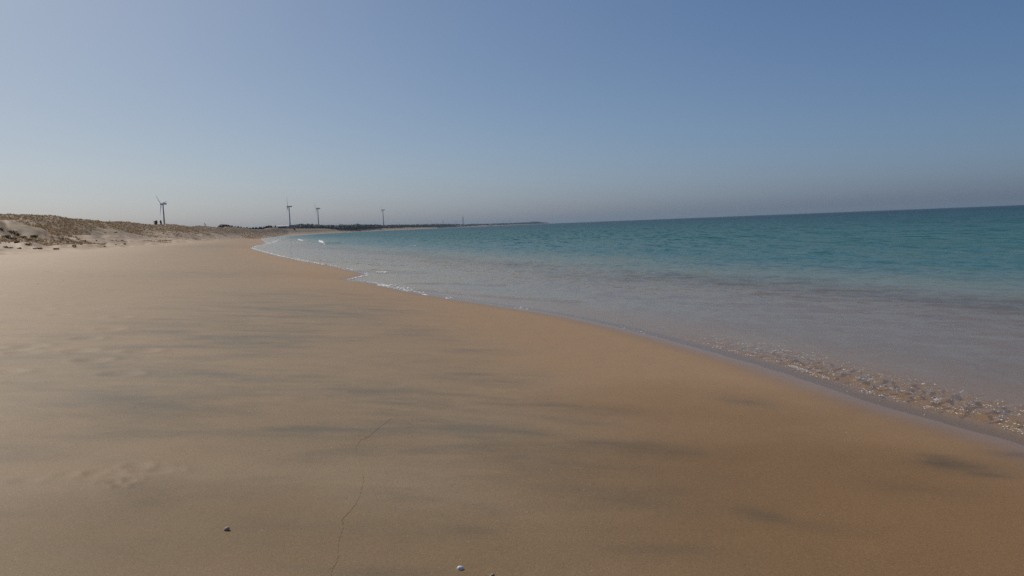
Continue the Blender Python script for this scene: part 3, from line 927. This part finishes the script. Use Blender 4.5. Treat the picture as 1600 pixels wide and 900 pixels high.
def nacelle_mesh(L, w):
    bm = bmesh.new()
    bmesh.ops.create_cube(bm, size=1)
    for v in bm.verts:
        k = .78 if v.co.x > 0 else 1
        v.co = Vector((v.co.x * L + L * .28, v.co.y * w * k, v.co.z * w * 1.05 * k + w * .25))
    bmesh.ops.bevel(bm, geom=bm.edges[:], offset=w * .18, segments=2, affect='EDGES')
    return bm_mesh("nacelle", bm, True)
def hub_mesh(r):
    return bm_mesh("hub", ring_tube([(Vector((x * r, 0, 0)), q * r, XA) for x, q in ((1.0, .9), (.3, 1.0), (-.4, .92), (-1.0, .6), (-1.4, .15))], 12), True)
tmesh = {}
def turbine(px, hub_y, D_, yaw, rot, label, hub_h=60.0, thick=1.0, blade_f=.36, group='wind turbines along the coast'):
    p = at_dist(px, hub_y, D_)
    # stands on the land below its hub; the tower's foot is hidden by dune or trees
    zb = float(terrain(np.array([p.x]), np.array([p.y]))[0][0]) - .5
    H = p.z - zb
    o = empty("wind_turbine", (p.x, p.y, zb), 0)
    tag(o, label, 'wind turbine', group)
    L = (p.z) * blade_f
    link("tower", tower_mesh(H, 1.55 * thick, .85 * thick), M['turbine'], o)
    na = link("nacelle", nacelle_mesh(8.2, 2.7), M['turbine'], o, (0, 0, H)); na.rotation_euler.z = yaw
    hub = link("rotor_hub", hub_mesh(1.5), M['turbine'], o, (-3.3 * math.cos(yaw), -3.3 * math.sin(yaw), H + .6))
    hub.rotation_euler = (0, 0, yaw)
    bme = blade_mesh(L)
    for k in range(3):
        b = link("blade", bme, M['turbine'], hub)
        b.rotation_euler.x = R(-(rot + 120 * k))
    return o
turbine(254.6, 319.3, 1400, R(-7), -44, 'nearest and tallest looking wind turbine, above the dune, one blade up left', thick=1.0, blade_f=.34)
turbine(451.6, 323.2, 1760, R(9), 0, 'wind turbine right of the white roofed shed, one blade pointing straight up', blade_f=.40)
turbine(496.4, 326.3, 2000, R(-6), -40, 'wind turbine above the left end of the far woods, third from the left', blade_f=.30)
turbine(598.2, 328.3, 2450, R(-14), -12, 'slim wind turbine above the middle of the far woods', blade_f=.26)
G2 = 'faint far wind turbines'
turbine(692.5, 345.6, 6500, R(-40), 30, 'very faint distant turbine over the woods left of the lattice tower', group=G2, blade_f=.4)
turbine(797.6, 344.2, 7800, R(-30), -10, 'very faint distant turbine at the left end of the hazy headland', group=G2, blade_f=.45)
turbine(712.5, 346.8, 6800, R(-60), 60, 'very faint distant turbine just left of the lattice tower', group=G2, blade_f=.4)

# ------------------------------------------------------------------ lattice tower and mast
def beam(bm, a, b, w):
    ax = (b - a); L = ax.length; ax.normalize()
    u = ax.orthogonal().normalized(); v = ax.cross(u)
    A = [bm.verts.new(a + u * w * sx + v * w * sy) for sx, sy in ((-1, -1), (1, -1), (1, 1), (-1, 1))]
    B = [bm.verts.new(b + u * w * sx + v * w * sy) for sx, sy in ((-1, -1), (1, -1), (1, 1), (-1, 1))]
    for k in range(4): bm.faces.new((A[k], A[(k+1) % 4], B[(k+1) % 4], B[k]))
    bm.faces.new(A[::-1]); bm.faces.new(B)
def land_z(px, D_):
    p = at_dist(px, hor(px), D_)
    return Vector((p.x, p.y, float(terrain(np.array([p.x]), np.array([p.y]))[0][0]) - .3))
b0 = land_z(724, 4180)
Ht = at_dist(724, 338.8, 4180).z - b0.z
o = empty("lattice_tower", b0)
tag(o, 'tall grey steel lattice tower above the far woods', 'tower')
W0, W1 = 5.0, 2.4
cor = [(-1, -1), (1, -1), (1, 1), (-1, 1)]
def tw(t_): return W0 + (W1 - W0) * min(t_ * 1.3, 1)
for sx, sy in cor:
    bm = bmesh.new()
    for k in range(8):
        a, b = k / 8, (k + 1) / 8
        beam(bm, Vector((sx * tw(a), sy * tw(a), a * Ht)), Vector((sx * tw(b), sy * tw(b), b * Ht)), .26)
    link("leg", bm_mesh("leg", bm), M['steel'], o)
bm = bmesh.new()
for k in range(8):
    a, b = k / 8, (k + 1) / 8
    for q in range(4):
        s1, s2 = cor[q], cor[(q + 1) % 4]
        A1, A2 = Vector((s1[0] * tw(a), s1[1] * tw(a), a * Ht)), Vector((s2[0] * tw(a), s2[1] * tw(a), a * Ht))
        B1, B2 = Vector((s1[0] * tw(b), s1[1] * tw(b), b * Ht)), Vector((s2[0] * tw(b), s2[1] * tw(b), b * Ht))
        beam(bm, A1, B2, .11); beam(bm, A2, B1, .11); beam(bm, B1, B2, .12)
link("bracing", bm_mesh("bracing", bm), M['steel'], o)
for zt, wd_ in ((.93, 6.5), (.76, 5.0), (.6, 5.0)):
    bm = bmesh.new()
    for s in (-1, 1): beam(bm, Vector((-wd_, s * 1.6, zt * Ht)), Vector((wd_, s * 1.6, zt * Ht)), .22)
    beam(bm, Vector((-wd_, -1.6, zt * Ht)), Vector((-wd_, 1.6, zt * Ht)), .2); beam(bm, Vector((wd_, -1.6, zt * Ht)), Vector((wd_, 1.6, zt * Ht)), .2)
    link("cross_arm", bm_mesh("cross_arm", bm), M['steel'], o)
b0 = land_z(787, 6100)
Hm = at_dist(787, 343.8, 6100).z - b0.z
o = empty("radio_mast", b0)
tag(o, 'faint thin mast standing over the hazy woods left of the headland', 'mast')
link("pole", bm_mesh("pole", ring_tube([(Vector((0, 0, 0)), 1.0, ZA), (Vector((0, 0, Hm)), .5, ZA)], 8), True), M['steel'], o)
bm = bmesh.new()
beam(bm, Vector((-2, 0, Hm * .9)), Vector((2, 0, Hm * .9)), .4); beam(bm, Vector((-1.4, 0, Hm * .97)), Vector((1.4, 0, Hm * .97)), .4)
link("antenna", bm_mesh("antenna", bm), M['steel'], o)

# ------------------------------------------------------------------ buildings far along the shore
def box_mesh(name, x0, x1, y0, y1, z0, z1, bev=0.0):
    bm = bmesh.new()
    bmesh.ops.create_cube(bm, size=1)
    for v in bm.verts:
        v.co = Vector(((v.co.x + .5) * (x1 - x0) + x0, (v.co.y + .5) * (y1 - y0) + y0, (v.co.z + .5) * (z1 - z0) + z0))
    if bev: bmesh.ops.bevel(bm, geom=bm.edges[:], offset=bev, segments=1, affect='EDGES')
    return bm_mesh(name, bm)
def facing(p): return -math.atan2(p.x, p.y)
def gable(name, L, Wd, z0, zr, over=.5, th=.25):
    bm = bmesh.new()
    a, b = L / 2 + over, Wd / 2 + over
    P = [(-a, -b, z0), (-a, 0, zr), (-a, b, z0), (a, -b, z0), (a, 0, zr), (a, b, z0)]
    lo = [bm.verts.new((x, y, z)) for x, y, z in P]; hi = [bm.verts.new((x, y, z + th)) for x, y, z in P]
    for s in (lo, hi):
        bm.faces.new((s[0], s[3], s[4], s[1])); bm.faces.new((s[1], s[4], s[5], s[2]))
    for i, j in ((0, 1), (1, 2), (3, 4), (4, 5), (0, 3), (2, 5)): bm.faces.new((lo[i], lo[j], hi[j], hi[i]))
    return bm_mesh(name, bm)

p = at_dist(442, 356.0, 1185)
zg = float(terrain(np.array([p.x]), np.array([p.y]))[0][0])
zg = max(zg, p.z - .2)
o = empty("beach_shed", (p.x, p.y, zg - .3), facing(p))
tag(o, 'long low shed with white roof and one white end pillar', 'shed')
link("wall", box_mesh("wall", -7.5, 6.2, -2.5, 2.5, 0, 2.6), M['wall_grey'], o)
link("roof", gable("roof", 16.4, 6.5, 2.62, 4.0), M['roof_white'], o)
link("end_wall", box_mesh("end_wall", 6.4, 7.9, -2.8, 2.6, -.2, 2.6), M['wall_white'], o)
for x in (-5.5, -2, 1.5): link("window", box_mesh("window", x, x + 1.3, -2.56, -2.45, 1.0, 2.0), M['glass'], o)
link("door", box_mesh("door", 4.2, 5.2, -2.57, -2.45, .1, 2.1), M['wall_white'], o)
p = at_dist(457, 356.2, 1200)
o = empty("low_wall", (p.x, p.y, zg - .5), facing(p))
tag(o, 'low dull pink wall running right from the white roofed shed', 'wall')
link("wall_face", box_mesh("wall_face", -4.5, 5, -.25, .25, 0, 2.1), M['wall_pink'], o)
link("coping", box_mesh("coping", -4.6, 5.1, -.33, .33, 2.104, 2.3), M['wall_white'], o)

def house(px, D_, L, Wd, H, wall, label, cat='building', tank=False):
    b = land_z(px, D_)
    o = empty("tall_tank" if tank else "low_building", b, facing(b))
    tag(o, label, cat)
    if tank:
        link("shaft", bm_mesh("shaft", ring_tube([(Vector((0, 0, 0)), L * .5, ZA), (Vector((0, 0, H * .7)), L * .42, ZA)], 12), True), M[wall], o)
        link("tank", bm_mesh("tank", ring_tube([(Vector((0, 0, H * .7)), L * .5, ZA), (Vector((0, 0, H * .75)), L * .7, ZA), (Vector((0, 0, H * .97)), L * .7, ZA), (Vector((0, 0, H)), L * .3, ZA)], 12), True), M[wall], o)
        return
    link("wall", box_mesh("wall", -L/2, L/2, -Wd/2, Wd/2, 0, H * .72), M[wall], o)
    link("roof", gable("roof", L, Wd, H * .73, H), M['wall_grey'], o)
    n = max(2, int(L / 9))
    for k in range(n):
        x = -L/2 + L * (k + .5) / n
        link("window", box_mesh("window", x - 1.2, x + 1.2, -Wd/2 - .12, -Wd/2 + .1, H * .25, H * .5), M['glass'], o)
house(707, 3900, 26, 12, 7, 'wall_pink', 'dull pink low building in front of woods left of white tank')
house(716, 4000, 18, 12, 7.5, 'wall_pink', 'reddish low building nearest the white tank')
house(720.4, 4020, 4.5, 4, 13, 'wall_white', 'small white tank tower beside the reddish building', 'tank', True)
house(766, 5150, 26, 12, 9, 'wall_white', 'pale low building at a gap in the hazy woods')
b = ground(538, 359.8, 1000, 3000)
bm = bmesh.new(); bmesh.ops.create_icosphere(bm, subdivisions=2, radius=1)
for v in bm.verts: v.co = Vector((v.co.x * 1.3, v.co.y, v.co.z * 1.1 + .5)) * (1 + rng.uniform(-.2, .2))
tag(link("boulder", bm_mesh("boulder", bm), M['rock'], loc=at_dist(538, 359.6, 1640)), 'small dark brown lump low on the far strip of beach', 'rock')

# ------------------------------------------------------------------ small things on the near sand
def on_sand(px, py): return ground(px, py, 2, 60)
def shell_mesh(r, h, ribs=11):
    bm = bmesh.new()
    nu, nv = 44, 9
    rows = []
    for j in range(nv + 1):
        t_ = j / nv
        row = []
        for k in range(nu):
            a = 2 * math.pi * k / nu
            rib = 1 + .035 * math.cos(a * ribs) * t_
            fan = 1 + .18 * math.cos(a)                       # a little longer away from the hinge
            q = math.sin(t_ * math.pi / 2) * r * rib * fan
            row.append(bm.verts.new((q * math.cos(a) - .15 * r * (1 - t_), q * math.sin(a) * .88, h * math.cos(t_ * math.pi / 2) ** .85)))
        rows.append(row)
    for j in range(nv):
        for k in range(nu):
            k2 = (k + 1) % nu
            if j == 0: bm.faces.new((rows[0][0], rows[1][k], rows[1][k2])) if False else None
            bm.faces.new((rows[j][k], rows[j + 1][k], rows[j + 1][k2], rows[j][k2]))
    bmesh.ops.remove_doubles(bm, verts=bm.verts[:], dist=1e-6)
    bmesh.ops.recalc_face_normals(bm, faces=bm.faces[:])
    return bm_mesh("shell", bm, True)
p = on_sand(718.5, 890)
o = link("seashell", shell_mesh(.0175, .0165), M['shell'], loc=(p.x, p.y, p.z - .001)); o.rotation_euler.z = R(35)
tag(o, 'white domed seashell on the sand at the bottom edge', 'shell')
def pebble(px, py, sx, sy, sz, rz, mat, label, tilt=0.0, lift=.3):
    p = on_sand(px, py)
    bm = bmesh.new(); bmesh.ops.create_icosphere(bm, subdivisions=4, radius=1)
    for v in bm.verts:
        n_ = v.co.copy()
        b = 1 + .16 * math.sin(3.1 * n_.x + 1) * math.cos(2.3 * n_.y) + .07 * math.sin(7 * n_.x + 5 * n_.z)
        v.co = Vector((n_.x * sx, n_.y * sy, n_.z * sz)) * b
    o = link("pebble", bm_mesh("pebble", bm, True), M[mat], loc=(p.x, p.y, p.z + sz * lift))
    o.rotation_euler = (0, tilt, rz)
    tag(o, label, 'pebble')
pebble(354.5, 829.5, .018, .011, .0095, R(8), 'pebble', 'pale elongated pebble with dark shaded side on the lower left sand', R(-14), .75)
pebble(769, 902, .014, .012, .011, 0, 'brown_pebble', 'brown pebble cut off by the bottom edge, right of the white shell')

SPECK = [(59, 443), (99, 438), (269, 578), (145, 578), (156, 645), (55, 655), (209, 618), (427, 613), (2, 759), (64, 771), (225, 770), (243, 783), (253, 764), (329, 775), (46, 680),
         (285, 697), (418, 696), (25, 859), (73, 866), (82, 862), (36, 895), (224, 827), (190, 812), (297, 811), (541, 774), (518, 700), (793, 660), (823, 834), (824, 801), (719, 874),
         (913, 766), (862, 734), (732, 847), (637, 838), (925, 893), (1323, 676), (865, 698), (400, 640), (500, 675), (120, 798), (385, 758), (178, 488), (260, 757), (410, 830), (1282, 805), (660, 742), (558, 668)]
proto = None
for i, (px, py) in enumerate(SPECK):
    p = on_sand(px, py)
    Dd = math.hypot(p.x, p.y)
    if proto is None:
        bm = bmesh.new()
        bmesh.ops.create_icosphere(bm, subdivisions=2, radius=1)
        for v in bm.verts:
            v.co = Vector((v.co.x * 1.2, v.co.y * .9, v.co.z * .55)) * (1 + .25 * math.sin(5 * v.co.x + 2) * math.cos(4 * v.co.y))
        proto = o = link("shell_fragment", bm_mesh("shell_fragment", bm, True), M['shell'])
    else:
        o = proto.copy(); COL.objects.link(o)
    s = rng.uniform(.0022, .0040) * (Dd / 5) ** .9 * (1.4 if (px, py) in ((1323, 676), (99, 438), (59, 443)) else 1)
    o.scale = (s, s, s)
    o.location = (p.x, p.y, p.z + s * .2)
    o.rotation_euler = (rng.uniform(-.3, .3), rng.uniform(-.3, .3), rng.uniform(0, 6.28))
    tag(o, 'tiny white shell fragment lying on the smooth sand', 'shell', 'tiny shell fragments on the sand')

# thin wandering swash line on the sand
CR = [(612, 654), (600, 663), (588, 672), (576, 683), (563, 689), (557, 699), (556.5, 706), (560, 718), (563, 730), (567, 745), (568.5, 752), (565, 765), (562, 776), (553, 792), (541, 806), (534, 813),
      (536, 818), (535, 830), (530, 843), (529.5, 856), (527.5, 874), (523, 884), (519, 890), (516, 905)]
bm = bmesh.new(); prev = None
W_ = []
for i, (px, py) in enumerate(CR):
    W_.append(on_sand(px, py))
line = []
for i in range(len(W_) - 1):
    for k in range(6):
        q = W_[i].lerp(W_[i + 1], k / 6)
        line.append(q + Vector((rng.gauss(0, .002), rng.gauss(0, .005), 0)))
zs = terrain(np.array([q.x for q in line]), np.array([q.y for q in line]))[0]
for i, q in enumerate(line):
    t_ = line[min(i + 1, len(line) - 1)] - line[max(i - 1, 0)]; t_.z = 0; t_.normalize()
    s = Vector((-t_.y, t_.x, 0)); w = .0006 * rng.uniform(.5, 1.3)
    ring = [bm.verts.new(Vector((q.x, q.y, zs[i])) + s * a * w + Vector((0, 0, b))) for a, b in ((-1, -.002), (-.3, .0016), (.6, .0012), (1, -.002))]
    if prev:
        for k in range(3): bm.faces.new((prev[k], prev[k + 1], ring[k + 1], ring[k]))
    prev = ring
bmesh.ops.recalc_face_normals(bm, faces=bm.faces[:])
tag(link("swash_line", bm_mesh("swash_line", bm, True), M['crack']), 'thin wandering dark line left on the near sand', 'sand', kind='structure')

# ------------------------------------------------------------------ haze
hz, n, l = mat_new("haze")
n.remove(n['Principled BSDF'])
pv = n.new('ShaderNodeVolumePrincipled')
pv.inputs['Color'].default_value = c4(.44, .58, .72)
pv.inputs['Density'].default_value = HAZE_DENSITY
pv.inputs['Anisotropy'].default_value = .2
l.new(pv.outputs[0], n['Material Output'].inputs['Volume'])
o = link("haze", box_mesh("haze", -21000, 21000, -21000, 21000, -9.0, 96.0), hz)
tag(o, 'thin pale haze over the shore', 'haze', kind='stuff')
